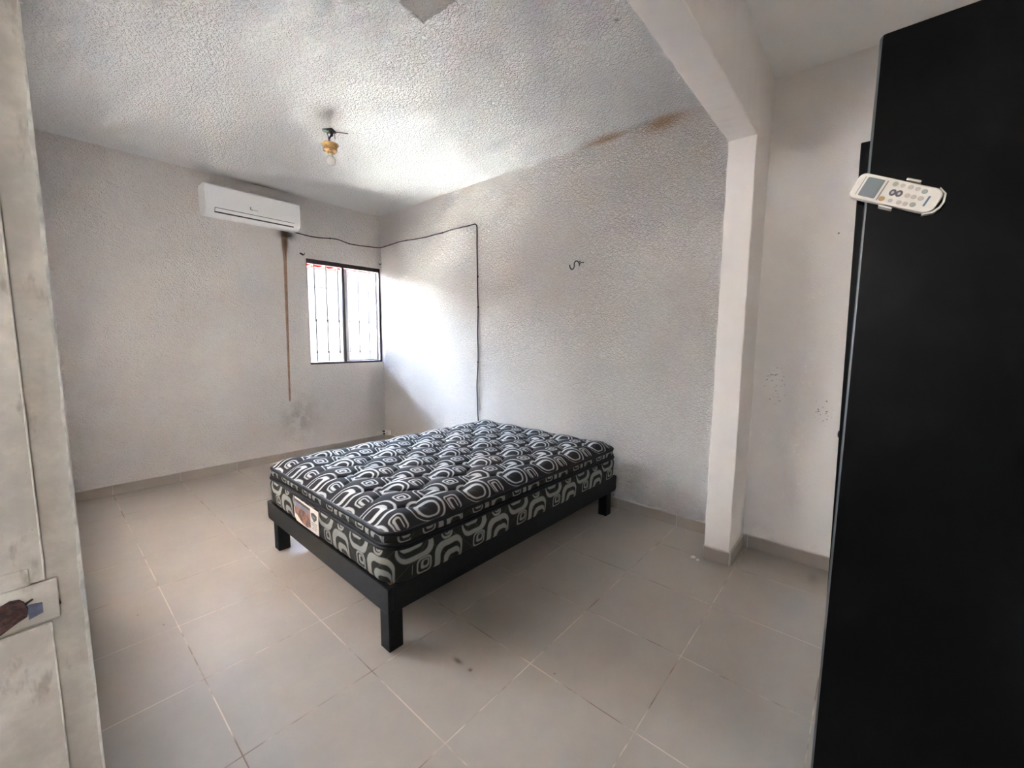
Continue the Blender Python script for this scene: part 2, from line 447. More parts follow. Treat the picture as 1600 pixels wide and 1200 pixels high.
# skirting: single tiles
BH, BT = 0.080, 0.010
base_cache = {}
def skirting(name, axis, fixed, side, lo, hi, label, ref):
    root = empty(name, (0, 0, 0)); tag(root, label, 'baseboard', kind='structure')
    spans = cuts(lo, hi, ref) if ref is not None else [(lo, hi)]
    for a, b in spans:
        L = b - a - 0.0035
        key = (axis, side, round(L, 4))
        if key not in base_cache:
            d0, d1 = (0, BT) if side > 0 else (-BT, 0)
            bm = nbox(-L / 2, L / 2, d0, d1, 0.001, BH, bev=0.0015, seg=1) if axis == 0 else nbox(d0, d1, -L / 2, L / 2, 0.001, BH, bev=0.0015, seg=1)
            me = bpy.data.meshes.new('base_tile'); bm.to_mesh(me); bm.free(); me.materials.append(M['base_tile']); base_cache[key] = me
        o = link('base_tile', base_cache[key], parent=root)
        o.location = ((a + b) / 2, fixed, 0) if axis == 0 else (fixed, (a + b) / 2, 0)
    d0, d1 = (0, BT * 0.72) if side > 0 else (-BT * 0.72, 0)
    g_ = nbox(lo, hi, fixed + d0, fixed + d1, 0.0, BH + 0.004) if axis == 0 else nbox(fixed + d0, fixed + d1, lo, hi, 0.0, BH + 0.004)
    obj('grout_bed', g_, M['grout_white'], root)
    return root
M['grout_white'] = plain('white_grout', (0.62, 0.58, 0.53), 0.85, grain=0.12, gscale=9)
skirting('baseboard_back', 0, 0.0, -1, XL, -0.011, 'row of greige base tiles under the window wall', TX)
skirting('baseboard_right', 1, 0.0, -1, CY1 + 0.001, -0.001, 'row of greige base tiles along the stucco wall beside the bed', TY)
skirting('baseboard_right_near', 1, 0.0, -1, YF, CY0 - 0.012, 'row of greige base tiles between column and black cabinet', TY)
skirting('baseboard_column_front', 1, CX - 0.0015, -1, CY0 - 0.002, CY1, 'greige base tile on the narrow front of the column', None)
skirting('baseboard_column_side', 0, CY0 - 0.002, -1, CX + 0.002, -0.012, 'greige base tile on the near side of the column', None)
skirting('baseboard_left', 1, XL, 1, -3.94, -0.012, 'row of greige base tiles along the doorway wall', TY)

# ------------------------------------------------------------------ door frame at the left edge
def mat_jamb():
    g = G('worn_cream_enamel'); p = g.pos(); x, y, z = g.xyz(p)
    n = g.noise(p, 14, 5, 0.65); n2 = g.noise(p, 60, 3, 0.6); n3 = g.noise(g.scale(p, (1, 1, 0.35)), 34, 4, 0.6)
    base = (0.57, 0.535, 0.47)
    c = g.mix(g.smooth(n, 0.35, 0.7), tuple(k * 0.80 for k in base), tuple(k * 1.12 for k in base))
    c = g.mix(g.smooth(n3, 0.58, 0.70) * 0.55, c, srgb(128, 116, 104))
    c = g.mix(g.smooth(n2, 0.70, 0.76) * 0.6, c, srgb(92, 78, 70))
    return g.bsdf(c, 0.42, g.bump(n * 0.6 + n2 * 0.4, 0.25, 0.003), spec=0.45)
M['jamb'] = mat_jamb()
M['chip_lit'] = plain('chipped_paint_lit_edge', (0.78, 0.77, 0.73), 0.35, grain=0.18, gscale=60, bump=0.4)
def mat_rust():
    g = G('rusty_iron'); p = g.pos(); n = g.noise(p, 90, 4, 0.65)
    return g.bsdf(g.mix(g.smooth(n, 0.35, 0.68), srgb(52, 34, 34), srgb(98, 74, 70)), 0.8, g.bump(n, 0.5, 0.002), spec=0.2)
M['rust'] = mat_rust()
M['blue_tape'] = plain('blue_grey_tape', srgb(92, 98, 120), 0.4, grain=0.2, gscale=120)
M['black'] = plain('black_plastic', (0.012, 0.012, 0.013), 0.45)
door = empty('door_1', (XL - 0.07, DY1, 0)); tag(door, 'worn cream door frame with rusty strike plate at the left edge', 'door frame', kind='structure')
JX = XL; JY = DY1   # room-side corner and face of the jamb
# post with an uneven, chipped corner
bm = bmesh.new()
N = 170; prev = None
for k in range(N + 1):
    z = DZ * k / N
    j = random.uniform(-0.0003, 0.0003) + 0.0005 * math.sin(z * 9) + 0.0004 * math.sin(z * 31); c = 0.0030 + 0.0009 * math.sin(z * 13 + 1) + 0.0007 * math.sin(z * 57) + random.uniform(-0.0004, 0.0004)
    row = [bm.verts.new(v) for v in ((JX - T, JY, z), (JX - c + j, JY, z), (JX + j, JY + c, z), (JX + 0.002, JY + 0.05, z), (JX - T, JY + 0.05, z))]
    if prev:
        for i in range(5):
            f = bm.faces.new((prev[i], prev[(i + 1) % 5], row[(i + 1) % 5], row[i]))
            f.material_index = 1 if i == 1 else 0
    else: bm.faces.new(row)
    prev = row
bm.faces.new(prev)
obj('jamb', bm, [M['jamb'], M['chip_lit']], door)
bm = nbox(JX - T, JX + 0.002, DY0 - 0.0, DY0 + 0.04, 0, DZ, bev=0.003); obj('jamb', bm, M['jamb'], door)
bm = nbox(JX - T, JX + 0.002, DY0 + 0.04, JY, DZ - 0.04, DZ, bev=0.003); obj('head_rail', bm, M['jamb'], door)
SX = -2.9565
obj('door_stop', nbox(SX - 0.055, SX, JY - 0.0065, JY, 1.036, DZ - 0.04, bev=0.0016), M['jamb'], door)
obj('door_stop', nbox(SX - 0.055, SX + 0.0010, JY - 0.0065, JY, 0.0, 0.9795, bev=0.0016), M['jamb'], door)
for o in [c for c in door.children if c.name.startswith('door_stop')]:
    o.data.materials.append(M['chip_lit'])
    for p in o.data.polygons:
        if p.normal.x > 0.3 and p.normal.y < -0.3: p.material_index = 1  # whitened bevel stands in for light caught along the stop's edge
strike = obj('strike_plate', nbox(SX - 0.055, -2.9475, JY - 0.0060, JY, 0.9835, 1.0345, bev=0.0012), M['jamb'], door)
tag(strike, 'painted lock keep with rust and blue tape')
obj('painted_patch', nbox(SX - 0.05, -2.9690, JY - 0.0075, JY - 0.005, 1.0350, 1.056, bev=0.0008), M['jamb'], strike)
# rusty bolt plate
pts = [(-3.010, 0.981), (-2.996, 0.985), (-2.984, 0.993), (-2.9745, 0.998), (-2.9735, 1.008), (-2.9755, 1.0165), (-2.979, 1.021), (-2.986, 1.0225), (-2.994, 1.019), (-3.010, 1.017)]
bm = bmesh.new(); prism(bm, pts, 1, JY - 0.0095, JY - 0.0058); rust = obj('rust_plate', bm, M['rust'], strike)
for cx, cz, r in ((-2.9835, 1.0145, 0.0028), (-2.992, 1.0085, 0.0030)):
    bm = bmesh.new(); prism(bm, [(cx + r * math.cos(a * math.pi / 6), cz + 0.8 * r * math.sin(a * math.pi / 6)) for a in range(12)], 1, JY - 0.0101, JY - 0.0090)
    obj('screw_hole', bm, M['black'], strike)
bm = bmesh.new(); prism(bm, [(-2.9735, 0.9925), (-2.9615, 0.9965), (-2.9615, 1.0090), (-2.9725, 1.0110)], 1, JY - 0.0075, JY - 0.0058); obj('tape', bm, M['blue_tape'], strike)
bm = bmesh.new(); prism(bm, [(-2.9755, 1.0140), (-2.969, 1.0175), (-2.968, 1.0160), (-2.974, 1.0120)], 1, JY - 0.0075, JY - 0.0058); obj('paint_flake', bm, M['black'], strike)
bm = bmesh.new(); prism(bm, [(-2.9480, 0.9995), (-2.9462, 1.0000), (-2.9475, 1.0080)], 1, JY - 0.0066, JY - 0.0050); obj('paint_flake', bm, M['black'], strike)

# ------------------------------------------------------------------ window
M['bronze'] = plain('dark_bronze_aluminium', srgb(62, 55, 54), 0.4, metal=0.3, grain=0.1, gscale=30)
M['alu'] = plain('grey_aluminium', srgb(190, 190, 194), 0.45, metal=0.0, grain=0.05, gscale=30)
def mat_glass(name, haze):
    g = G(name)
    tr = g.node('ShaderNodeBsdfTransparent'); tr.inputs[0].default_value = (0.95, 0.97, 0.97, 1)
    gl = g.node('ShaderNodeBsdfGlossy'); gl.inputs['Roughness'].default_value = 0.02
    fr = g.node('ShaderNodeFresnel'); fr.inputs[0].default_value = 1.45
    df = g.node('ShaderNodeBsdfTranslucent'); df.inputs[0].default_value = (0.9, 0.9, 0.9, 1)
    m0 = g.node('ShaderNodeMixShader'); m0.inputs[0].default_value = haze
    g.t.links.new(tr.outputs[0], m0.inputs[1]); g.t.links.new(df.outputs[0], m0.inputs[2])
    m1 = g.node('ShaderNodeMixShader'); g.t.links.new(fr.outputs[0], m1.inputs[0])
    g.t.links.new(m0.outputs[0], m1.inputs[1]); g.t.links.new(gl.outputs[0], m1.inputs[2])
    g.t.links.new(m1.outputs[0], g.out.inputs[0]); return g.m
M['glass'] = mat_glass('clear_window_glass', 0.0); M['glass_dusty'] = mat_glass('dusty_window_glass', 0.004)
win = empty('window_1', (-0.463, 0.06, WZ0)); tag(win, 'dark framed sliding window with two panes at the room corner', 'window', kind='structure')
Y0, Y1 = 0.042, 0.088
fr = obj('frame_head', nbox(WX0, 0, Y0, Y1, 2.158, WZ1, bev=0.002), M['bronze'], win)
obj('frame_sill', nbox(WX0, 0, Y0, Y1, WZ0, 1.052, bev=0.002), M['bronze'], win)
obj('frame_side', nbox(WX0, -0.900, Y0, Y1, 1.052, 2.158, bev=0.002), M['bronze'], win)
obj('frame_side', nbox(-0.021, 0, Y0, Y1, 1.052, 2.158, bev=0.002), M['bronze'], win)
obj('fixed_stile', nbox(-0.499, -0.470, 0.050, 0.083, 1.052, 2.158, bev=0.002), M['bronze'], win)
obj('glass_pane', nbox(-0.900, -0.499, 0.072, 0.076, 1.052, 2.158), M['glass'], win)
sash = obj('sliding_sash', (lambda b: (box(b, -0.469, -0.437, 0.046, 0.064, 1.054, 2.150, bev=0.002), box(b, -0.066, -0.042, 0.046, 0.064, 1.054, 2.150, bev=0.002),
      box(b, -0.437, -0.066, 0.046, 0.064, 1.054, 1.072, bev=0.002), box(b, -0.437, -0.066, 0.046, 0.064, 2.136, 2.150, bev=0.002), b)[-1])(bmesh.new()), M['alu'], win)
obj('glass_pane', nbox(-0.437, -0.066, 0.053, 0.057, 1.072, 2.136), M['glass_dusty'], sash)
win2 = empty('window_added', (XL - 0.07, (LW0 + LW1) / 2, LZ0)); tag(win2, 'added unseen dark framed opening in the left wall for fill light', 'window', kind='structure')  # made-up window, out of view, evens out the room light
for q in ((LW0, LW1, LZ0, LZ0 + 0.03), (LW0, LW1, LZ1 - 0.03, LZ1), (LW0, LW0 + 0.03, LZ0 + 0.03, LZ1 - 0.03), (LW1 - 0.03, LW1, LZ0 + 0.03, LZ1 - 0.03)):
    obj('frame_rail', nbox(XL - 0.10, XL - 0.06, q[0], q[1], q[2], q[3], bev=0.002), M['bronze'], win2)
LM = (LW0 + LW1) / 2
obj('frame_rail', nbox(XL - 0.10, XL - 0.06, LM - 0.02, LM + 0.02, LZ0 + 0.03, LZ1 - 0.03, bev=0.002), M['bronze'], win2)
# iron grille outside the panes
M['grille'] = plain('pale_painted_iron', (0.06, 0.05, 0.05), 0.9, spec=0.0, grain=0.1, gscale=30)
grille = empty('window_grille', (-0.463, 0.125, WZ0)); tag(grille, 'thin iron security bars outside the window panes', 'window grille')
for bx in (-0.905, -0.790, -0.655, -0.515, -0.386, -0.256, -0.120, -0.015):
    bm = bmesh.new(); tube(bm, [(bx, 0.125, WZ0), (bx, 0.125, WZ1)], 0.0068, 8)
    for kz, kr in ((1.535, 0.015), (1.168, 0.014)):
        lathe(bm, [(0.003, -0.022), (kr, -0.006), (kr, 0.006), (0.003, 0.022)], (bx, 0.125, kz), 8)
    obj('bar', bm, M['grille'], grille, smooth=True)
for kz in (1.912, 1.160):
    obj('cross_bar', nbox(WX0, 0.0, 0.1215, 0.1285, kz - 0.0025, kz + 0.0025), M['grille'], grille)

# ------------------------------------------------------------------ outside
struct('ground', nbox(-40, 40, -40, 40, -0.35, -0.16), M['ground'], 'sunlit concrete ground outside', 'ground')
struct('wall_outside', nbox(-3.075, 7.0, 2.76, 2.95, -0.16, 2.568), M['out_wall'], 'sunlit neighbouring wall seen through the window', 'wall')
eave = empty('tiled_eave', (0.8, 2.7, 2.53)); tag(eave, 'red clay tile edge on top of the neighbouring wall', 'roof tiles')
ev = None
for k in range(18):
    cx = -0.70 + k * 0.205
    if ev is None:
        bm = bmesh.new(); n = 8; A = []; 
        for (yy, zz) in ((-0.22, 0.0), (0.05, 0.05)):
            ro = [Vector((0.105 * math.cos(math.pi * i / n), yy, zz - 0.055 * math.sin(math.pi * i / n))) for i in range(n + 1)]
            ri = [Vector((0.088 * math.cos(math.pi * i / n), yy, zz - 0.040 * math.sin(math.pi * i / n))) for i in range(n + 1)]
            A.append([bm.verts.new(v) for v in ro + ri[::-1]])
        m_ = len(A[0])
        for i in range(m_): bm.faces.new((A[0][i], A[0][(i + 1) % m_], A[1][(i + 1) % m_], A[1][i]))
        bm.faces.new(A[0]); bm.faces.new(A[1])
        o = obj('roof_tile', bm, M['roof_tile'], eave, world=False); ev = o.data
    else: o = link('roof_tile', ev, parent=eave)
    o.location = (cx - 0.8, 0.0, 0.035)
obj('eave_board', nbox(-0.9, 3.2, 2.52, 2.96, 2.570, 2.640), M['roof_tile'], eave)

# ------------------------------------------------------------------ bed frame
def mat_black_wood():
    g = G('black_painted_wood'); p = g.objco(); n = g.noise(g.scale(p, (3, 3, 30)), 8, 4, 0.6); n2 = g.noise(p, 70, 3)
    c = g.mix(g.smooth(n, 0.4, 0.7), (0.006, 0.006, 0.0065), (0.013, 0.0125, 0.012))
    c = g.mix(g.smooth(n2, 0.76, 0.80) * 0.5, c, (0.16, 0.13, 0.11))
    return g.bsdf(c, 0.5, g.bump(n, 0.12, 0.003), spec=0.22)
M['bw'] = mat_black_wood()
M['pine'] = plain('bare_pine', srgb(176, 120, 80), 0.7, grain=0.15, gscale=25)
ANG = math.radians(-0.75); BO = (-2.056, -3.303, 0)
bed = empty('bed_frame', BO, ANG); tag(bed, 'low black painted wooden bed base with square legs', 'bed frame')
BL, BW, RZ0, RZ1 = 2.000, 1.425, 0.172, 0.286
def rail(axis, pos, lo, hi, th=0.028):
    """board with rounded lower corners at its ends"""
    r = 0.022; out = [(lo, RZ1), (lo, RZ0 + r)]
    for k in range(1, 5): a = math.radians(180 + 90 * k / 4); out.append((lo + r + r * math.cos(a), RZ0 + r + r * math.sin(a)))
    for k in range(0, 5): a = math.radians(270 + 90 * k / 4); out.append((hi - r + r * math.cos(a), RZ0 + r + r * math.sin(a)))
    out.append((hi, RZ1))
    bm = bmesh.new()
    if axis == 0: prism(bm, out, 1, pos, pos + th)
    else: prism(bm, out, 0, pos, pos + th)
    es = [e for e in bm.edges if len(e.link_faces) == 2 and e.calc_face_angle(0) > 0.9]
    bmesh.ops.bevel(bm, geom=es, offset=0.003, segments=2, affect='EDGES', profile=0.5)
    return bm
obj('rail', rail(1, 0.0, 0.0, BW), M['bw'], bed, world=False)
obj('rail', rail(1, BL - 0.028, 0.029, BW - 0.029), M['bw'], bed, world=False)
obj('rail', rail(0, 0.0, 0.0285, BL), M['bw'], bed, world=False)
obj('rail', rail(0, BW - 0.028, 0.0285, BL), M['bw'], bed, world=False)
for (lx, ly) in ((0.0015, 0.0015), (0.0015, 1.262), (1.856, 0.0015), (1.856, 1.262)):
    top = 0.2845 if lx < 0.1 and ly < 0.1 else RZ0 + 0.06
    bm = nbox(lx + 0.0, lx + 0.069, ly, ly + 0.069, 0.0, top, bev=0.0025, seg=1)
    obj('leg', bm, M['bw'], bed, world=False)
for k in range(9):
    u = 0.10 + k * 0.215
    obj('slat', nbox(u, u + 0.09, 0.03, BW - 0.03, 0.262, 0.2835, bev=0.002, seg=1), M['pine'], bed, world=False)
obj('ledge', nbox(0.0285, 0.062, 0.0285, BW - 0.0285, 0.262, 0.2868, bev=0.001, seg=1), M['pine'], bed, world=False)

# ------------------------------------------------------------------ mattress
def motif(g, p, fine=False):
    """interlocking rounded rings of the printed ticking; p = uv in cells -> 0..1"""
    wob = g.noise(p, 3.1, 2)
    x, y, z = g.xyz(p)
    q = g.comb(x + (wob - 0.5) * 0.03, y + (wob - 0.5) * 0.03, 0.0)
    def shape(cx, cy, hx, hy, r, soft=0.010):
        w = g.vec('SUBTRACT', g.vec('FRACTION', g.vec('SUBTRACT', q, (cx - 0.5, cy - 0.5, 0))), (0.5, 0.5, 0))
        d = g.vec('SUBTRACT', g.vec('ABSOLUTE', w), (hx - r, hy - r, 0.5))
        L = X(g, g.vec('LENGTH', g.vec('MAXIMUM', d, (0, 0, 0))))
        return 1.0 - g.smooth(L, r - soft, r + soft)
    def ring(a, b): return g.math('SUBTRACT', a, b, clamp=True)
    acc = [None]
    def paint(outer, hole):
        r = ring(outer, hole); acc[0] = r if acc[0] is None else (acc[0] * (1.0 - outer)).max(r)
    def add(outer, hole): acc[0] = acc[0].max(ring(outer, hole))
    if fine:   # quilted top: closed double rings
        paint(shape(0.250, 0.700, 0.290, 0.265, 0.22), shape(0.260, 0.719, 0.262, 0.232, 0.195))
        add(shape(0.262, 0.742, 0.200, 0.162, 0.14), shape(0.256, 0.766, 0.156, 0.118, 0.108))
        paint(shape(0.860, 0.290, 0.285, 0.245, 0.20), shape(0.866, 0.276, 0.257, 0.213, 0.175))
        add(shape(0.878, 0.256, 0.190, 0.138, 0.12), shape(0.902, 0.226, 0.128, 0.084, 0.075))
        paint(shape(0.390, 0.240, 0.128, 0.112, 0.060), shape(0.390, 0.240, 0.104, 0.088, 0.048))
        add(shape(0.402, 0.254, 0.068, 0.056, 0.034), shape(0.408, 0.262, 0.040, 0.030, 0.022))
        paint(shape(0.800, 0.800, 0.120, 0.130, 0.070), shape(0.806, 0.816, 0.096, 0.114, 0.055))
        add(shape(0.816, 0.826, 0.066, 0.090, 0.045), shape(0.806, 0.846, 0.036, 0.078, 0.028))
    else:      # border: cups and arches
        add_first = shape(0.250, 0.690, 0.245, 0.290, 0.15); paint(add_first, shape(0.225, 0.770, 0.190, 0.300, 0.12))
        add(shape(0.195, 0.790, 0.140, 0.240, 0.08), shape(0.200, 0.860, 0.090, 0.110, 0.06))
        add(shape(0.750, 0.250, 0.245, 0.255, 0.15), shape(0.782, 0.150, 0.182, 0.265, 0.11))
        add(shape(0.810, 0.110, 0.145, 0.230, 0.10), shape(0.842, 0.060, 0.100, 0.195, 0.07))
        paint(shape(0.330, 0.285, 0.118, 0.112, 0.065), shape(0.330, 0.285, 0.094, 0.088, 0.052))
        add(shape(0.345, 0.300, 0.066, 0.062, 0.036), shape(0.352, 0.310, 0.036, 0.036, 0.024))
        add(shape(0.735, 0.650, 0.098, 0.135, 0.075), shape(0.735, 0.670, 0.074, 0.125, 0.055))
        add(shape(0.752, 0.680, 0.056, 0.120, 0.045), shape(0.738, 0.700, 0.030, 0.120, 0.026))
    return acc[0]
def mat_ticking(name, dark, light, quilt):
    g = G(name); uv = g.uv(); f = motif(g, uv, not quilt)
    w = g.noise(uv, 160, 2)
    c = g.mix(f * (0.80 + w * 0.3), dark, light)
    x, y, z = g.xyz(uv)
    nrm = None
    if quilt:
        a = g.math('ABSOLUTE', g.math('FRACT', (x + y) * 2.5) - 0.5); b = g.math('ABSOLUTE', g.math('FRACT', (x - y) * 2.5) - 0.5)
        ln = g.smooth(g.math('MINIMUM', a, b), 0.0, 0.025)
        c = g.mix((1.0 - ln) * 0.35, c, (0.14, 0.14, 0.13))
        nrm = g.bump(f * 0.4 + g.smooth(g.math('MINIMUM', a, b), 0.0, 0.25), 0.35, 0.004)
    else: nrm = g.bump(f * 0.5 + w * 0.2, 0.3, 0.003)
    return g.bsdf(c, g.math('SUBTRACT', 0.85, f * 0.25), nrm, spec=0.16)
M['tick_top'] = mat_ticking('ticking_quilted_top', (0.026, 0.025, 0.027), (0.50, 0.50, 0.49), False)
M['tick_side'] = mat_ticking('ticking_border', (0.024, 0.024, 0.020), (0.27, 0.27, 0.245), True)
M['tape'] = plain('black_satin_tape', (0.007, 0.007, 0.009), 0.6, spec=0.25, grain=0.2, gscale=90)
mat = empty('mattress', (BO[0], BO[1], 0.0), ANG); tag(mat, 'black mattress with grey ring print and pillow top on the bed base', 'mattress')
U0, U1, V0, V1, RC = 0.008, 1.996, -0.012, 1.452, 0.105
def perim(off, step=0.02):
    """points along the rounded outline (offset outwards by off): position, arc length of the base outline"""
    out = []; s = 0.0
    segs = [((U0 + RC, V0), (U1 - RC, V0)), (U1 - RC, V0 + RC, -90), ((U1, V0 + RC), (U1, V1 - RC)), (U1 - RC, V1 - RC, 0),
            ((U1 - RC, V1), (U0 + RC, V1)), (U0 + RC, V1 - RC, 90), ((U0, V1 - RC), (U0, V0 + RC)), (U0 + RC, V0 + RC, 180)]
    for sg in segs:
        if len(sg) == 2:
            (a, b), (c, d) = sg; L = math.hypot(c - a, d - b); n = max(1, round(L / step)); nx, ny = (d - b) / L, -(c - a) / L
            for k in range(n): t = k / n; out.append((a + (c - a) * t + nx * off, b + (d - b) * t + ny * off, s + L * t))
            s += L
        else:
            cx, cy, a0 = sg; L = RC * math.pi / 2; n = 10
            for k in range(n):
                a = math.radians(a0 + 90 * k / n); out.append((cx + (RC + off) * math.cos(a), cy + (RC + off) * math.sin(a), s + L * k / n))
            s += L
    return out, s
def band(name, prof, m, cell, s0=0.0, t0=0.0, wave=0.0):
    """loft along the outline; prof = [(offset, z)]"""
    bm = bmesh.new(); uvl = bm.loops.layers.uv.new('UVMap'); rings = []
    for off, z in prof:
        pts, tot = perim(off); ring = []
        for (px, py, s) in pts:
            w = wave * math.sin(s * 37) * math.sin(s * 23 + 1)
            ring.append((bm.verts.new((px, py, z + w)), s))
        rings.append((ring, z))
    P_, tot = perim(0); n = len(P_)
    for (A, za), (B, zb) in zip(rings, rings[1:]):
        for k in range(n):
            k2 = (k + 1) % n; sb = A[k2][1] if k2 else tot
            f = bm.faces.new((A[k][0], A[k2][0], B[k2][0], B[k][0])); f.smooth = True
            for l, (s, z) in zip(f.loops, ((A[k][1], za), (sb, za), (sb, zb), (A[k][1], zb))):
                l[uvl].uv = ((s - s0) / cell, (z - t0) / cell)
    me = bpy.data.meshes.new(name); bm.to_mesh(me); bm.free()
    return link(name, me, [m], mat)
SB = 0.335
side = band('border', [(-0.05, 0.2885), (-0.012, 0.2885), (-0.004, 0.293), (0.002, 0.31), (0.006, 0.36), (0.004, 0.41), (-0.004, 0.440), (-0.012, 0.450), (-0.03, 0.450)], M['tick_side'], SB, s0=-0.05, t0=0.238, wave=0.001)
band('pillow_border', [(-0.03, 0.452), (-0.014, 0.456), (-0.008, 0.468), (-0.006, 0.484), (-0.009, 0.500), (-0.018, 0.508)], M['tick_side'], 0.30, s0=0.0, t0=0.415, wave=0.002)
def piping(name, off, z, r, wave):
    pts, tot = perim(off, 0.025)
    bm = bmesh.new(); tube(bm, [(a, b, z + wave * math.sin(s * 37) * math.sin(s * 23 + 1)) for a, b, s in pts], r, 8, closed=True)
    return obj(name, bm, M['tape'], mat, smooth=True, world=False)
piping('piping', -0.002, 0.446, 0.0085, 0.001); piping('piping', -0.006, 0.461, 0.0075, 0.002); piping('piping', -0.010, 0.507, 0.0105, 0.002)
# quilted top: grid snapped to the rounded outline, puffed between the tufts
def top_z(u, v):
    d = min(u - U0, U1 - u, v - V0, V1 - v) - 0.012
    P = 0.152
    a, b = (u - 0.262) / P, (v - 0.062) / P
    puff = abs(math.sin(math.pi * (a + b) / 2 + 0.25 * math.sin(math.pi * (a - b)))) * abs(math.sin(math.pi * (a - b) / 2 + 0.8 + 0.2 * math.sin(math.pi * (a + b))))
    puff = puff ** 0.45
    e = max(0.0, min(1.0, d / 0.10))
    return 0.510 + 0.036 * (1 - (1 - e) ** 2.4) + 0.026 * puff * min(1.0, 0.06 + d / 0.17)
bm = bmesh.new(); uvl = bm.loops.layers.uv.new('UVMap')
INS = 0.012; nu, nv = 320, 232; grid = []
def snap(u, v):
    u0, u1, v0, v1, r = U0 + INS, U1 - INS, V0 + INS, V1 - INS, RC - INS
    u = min(max(u, u0), u1); v = min(max(v, v0), v1)
    cx = u0 + r if u < u0 + r else (u1 - r if u > u1 - r else None)
    cy = v0 + r if v < v0 + r else (v1 - r if v > v1 - r else None)
    if cx is not None and cy is not None:
        # map the square corner onto the quarter disc
        dx, dy = u - cx, v - cy; m = max(abs(dx), abs(dy)); L = math.hypot(dx, dy)
        if L > 1e-9: k = m / L; dx, dy = dx * k, dy * k
        return cx + dx, cy + dy, r - math.hypot(dx, dy)
    return u, v, min(u - u0, u1 - u, v - v0, v1 - v)
for i in range(nu + 1):
    col_ = []
    for j in range(nv + 1):
        u, v, d = snap(U0 + INS + (U1 - U0 - 2 * INS) * i / nu, V0 + INS + (V1 - V0 - 2 * INS) * j / nv)
        z0 = top_z(u, v); e = max(0, min(1, d / 0.08)); z0 = 0.510 + (z0 - 0.510) * (1 - (1 - e) ** 2.2)
        col_.append(bm.verts.new((u, v, z0)))
    grid.append(col_)
CT = 0.305
for i in range(nu):
    for j in range(nv):
        f = bm.faces.new((grid[i][j], grid[i + 1][j], grid[i + 1][j + 1], grid[i][j + 1])); f.smooth = True
        for l in f.loops:
            u, v = l.vert.co.x, l.vert.co.y
            l[uvl].uv = (0.245 - (u - 0.262) / CT, 0.775 - (v - 0.062) / CT * 1.03)
me = bpy.data.meshes.new('quilted_top'); bm.to_mesh(me); bm.free()
link('quilted_top', me, [M['tick_top']], mat)
# maker's label sewn on the foot end
M['paper'] = plain('label_paper', srgb(205, 200, 188), 0.5)
def mat_picture():
    g = G('label_picture'); p = g.objco(); n = g.noise(p, 22, 3, 0.5); n2 = g.noise(p, 60, 3)
    c = g.mix(g.smooth(n, 0.38, 0.62), srgb(62, 42, 36), srgb(146, 102, 84)); c = g.mix(g.smooth(n2, 0.58, 0.72) * 0.5, c, srgb(176, 136, 118))
    return g.bsdf(c, 0.4)
M['picture'] = mat_picture(); M['label_blue'] = plain('label_blue', srgb(110, 124, 140), 0.4); M['label_dark'] = plain('label_ink', srgb(58, 56, 62), 0.4)
def on_foot(name, pts, d, m, parent, t=0.0008):
    """flat outline (v, z) on the foot face"""
    bm = bmesh.new(); prism(bm, pts, 0, U0 - 0.0065 - d - t, U0 - 0.0065 - d); return obj(name, bm, m, parent, world=False)
LV0, LV1 = 0.66, 0.965    # along the foot end, right and left edge
lab = on_foot('label', [(LV0, 0.300), (LV0, 0.432), (LV1, 0.437), (LV1 - 0.002, 0.385), (LV1 + 0.012, 0.372), (LV1 + 0.008, 0.318), (LV1 - 0.02, 0.300)], -0.002, M['paper'], mat, 0.0030)
tag(lab, 'white sewn label with brown picture and shield mark')
on_foot('picture', [(0.755, 0.318), (0.757, 0.424), (0.955, 0.430), (0.955, 0.385), (0.966, 0.372), (0.960, 0.342), (0.930, 0.338), (0.905, 0.325), (0.86, 0.308), (0.80, 0.306)], 0.0011, M['picture'], lab)
on_foot('stripe', [(0.757, 0.398), (0.757, 0.409), (0.955, 0.414), (0.955, 0.403)], 0.0021, M['label_blue'], lab)
on_foot('stripe', [(0.757, 0.412), (0.757, 0.424), (0.955, 0.430), (0.955, 0.418)], 0.0021, M['label_dark'], lab)
on_foot('stripe', [(0.757, 0.386), (0.757, 0.393), (0.955, 0.400), (0.955, 0.392)], 0.0021, M['label_blue'], lab)
on_foot('shield', [(0.71, 0.362), (0.742, 0.385), (0.744, 0.405), (0.71, 0.412), (0.676, 0.403), (0.678, 0.382)], 0.0011, M['label_dark'], lab)
on_foot('shield_band', [(0.724, 0.386), (0.724, 0.395), (0.690, 0.393), (0.690, 0.384)], 0.0021, M['label_blue'], lab)
for k, (a, b) in enumerate(((0.675, 0.745), (0.680, 0.742), (0.675, 0.728), (0.682, 0.740))):
    z = 0.352 - k * 0.011; on_foot('text_line', [(a, z), (a, z + 0.004), (b, z + 0.004), (b, z)], 0.0011, M['label_blue'], lab)

# ------------------------------------------------------------------ black cabinet with remote control
def mat_black_cab():
    g = G('black_melamine'); p = g.objco(); n = g.noise(p, 220, 2)
    return g.bsdf((0.0016, 0.0015, 0.0016), 0.45, g.bump(n, 0.05, 0.001), spec=0.09)
M['cab'] = mat_black_cab(); M['edge'] = plain('grey_edge_highlight', (0.20, 0.21, 0.22), 0.3, metal=1.0)
PX, PY, PH = -1.650, -4.712, 2.016
cab = empty('tall_cabinet', (-1.37, -5.03, 0)); tag(cab, 'tall matte black cabinet at the right edge behind the white remote', 'cabinet')
bm = bmesh.new(); r = 0.010
out = [(-5.335, 0.0), (PY, 0.0), (PY, PH - r)] + [(PY - r + r * math.cos(math.radians(a)), PH - r + r * math.sin(math.radians(a))) for a in (22, 45, 68)] + [(PY - r, PH), (-5.335, PH)]
prism(bm, out, 0, PX, PX + 0.020)
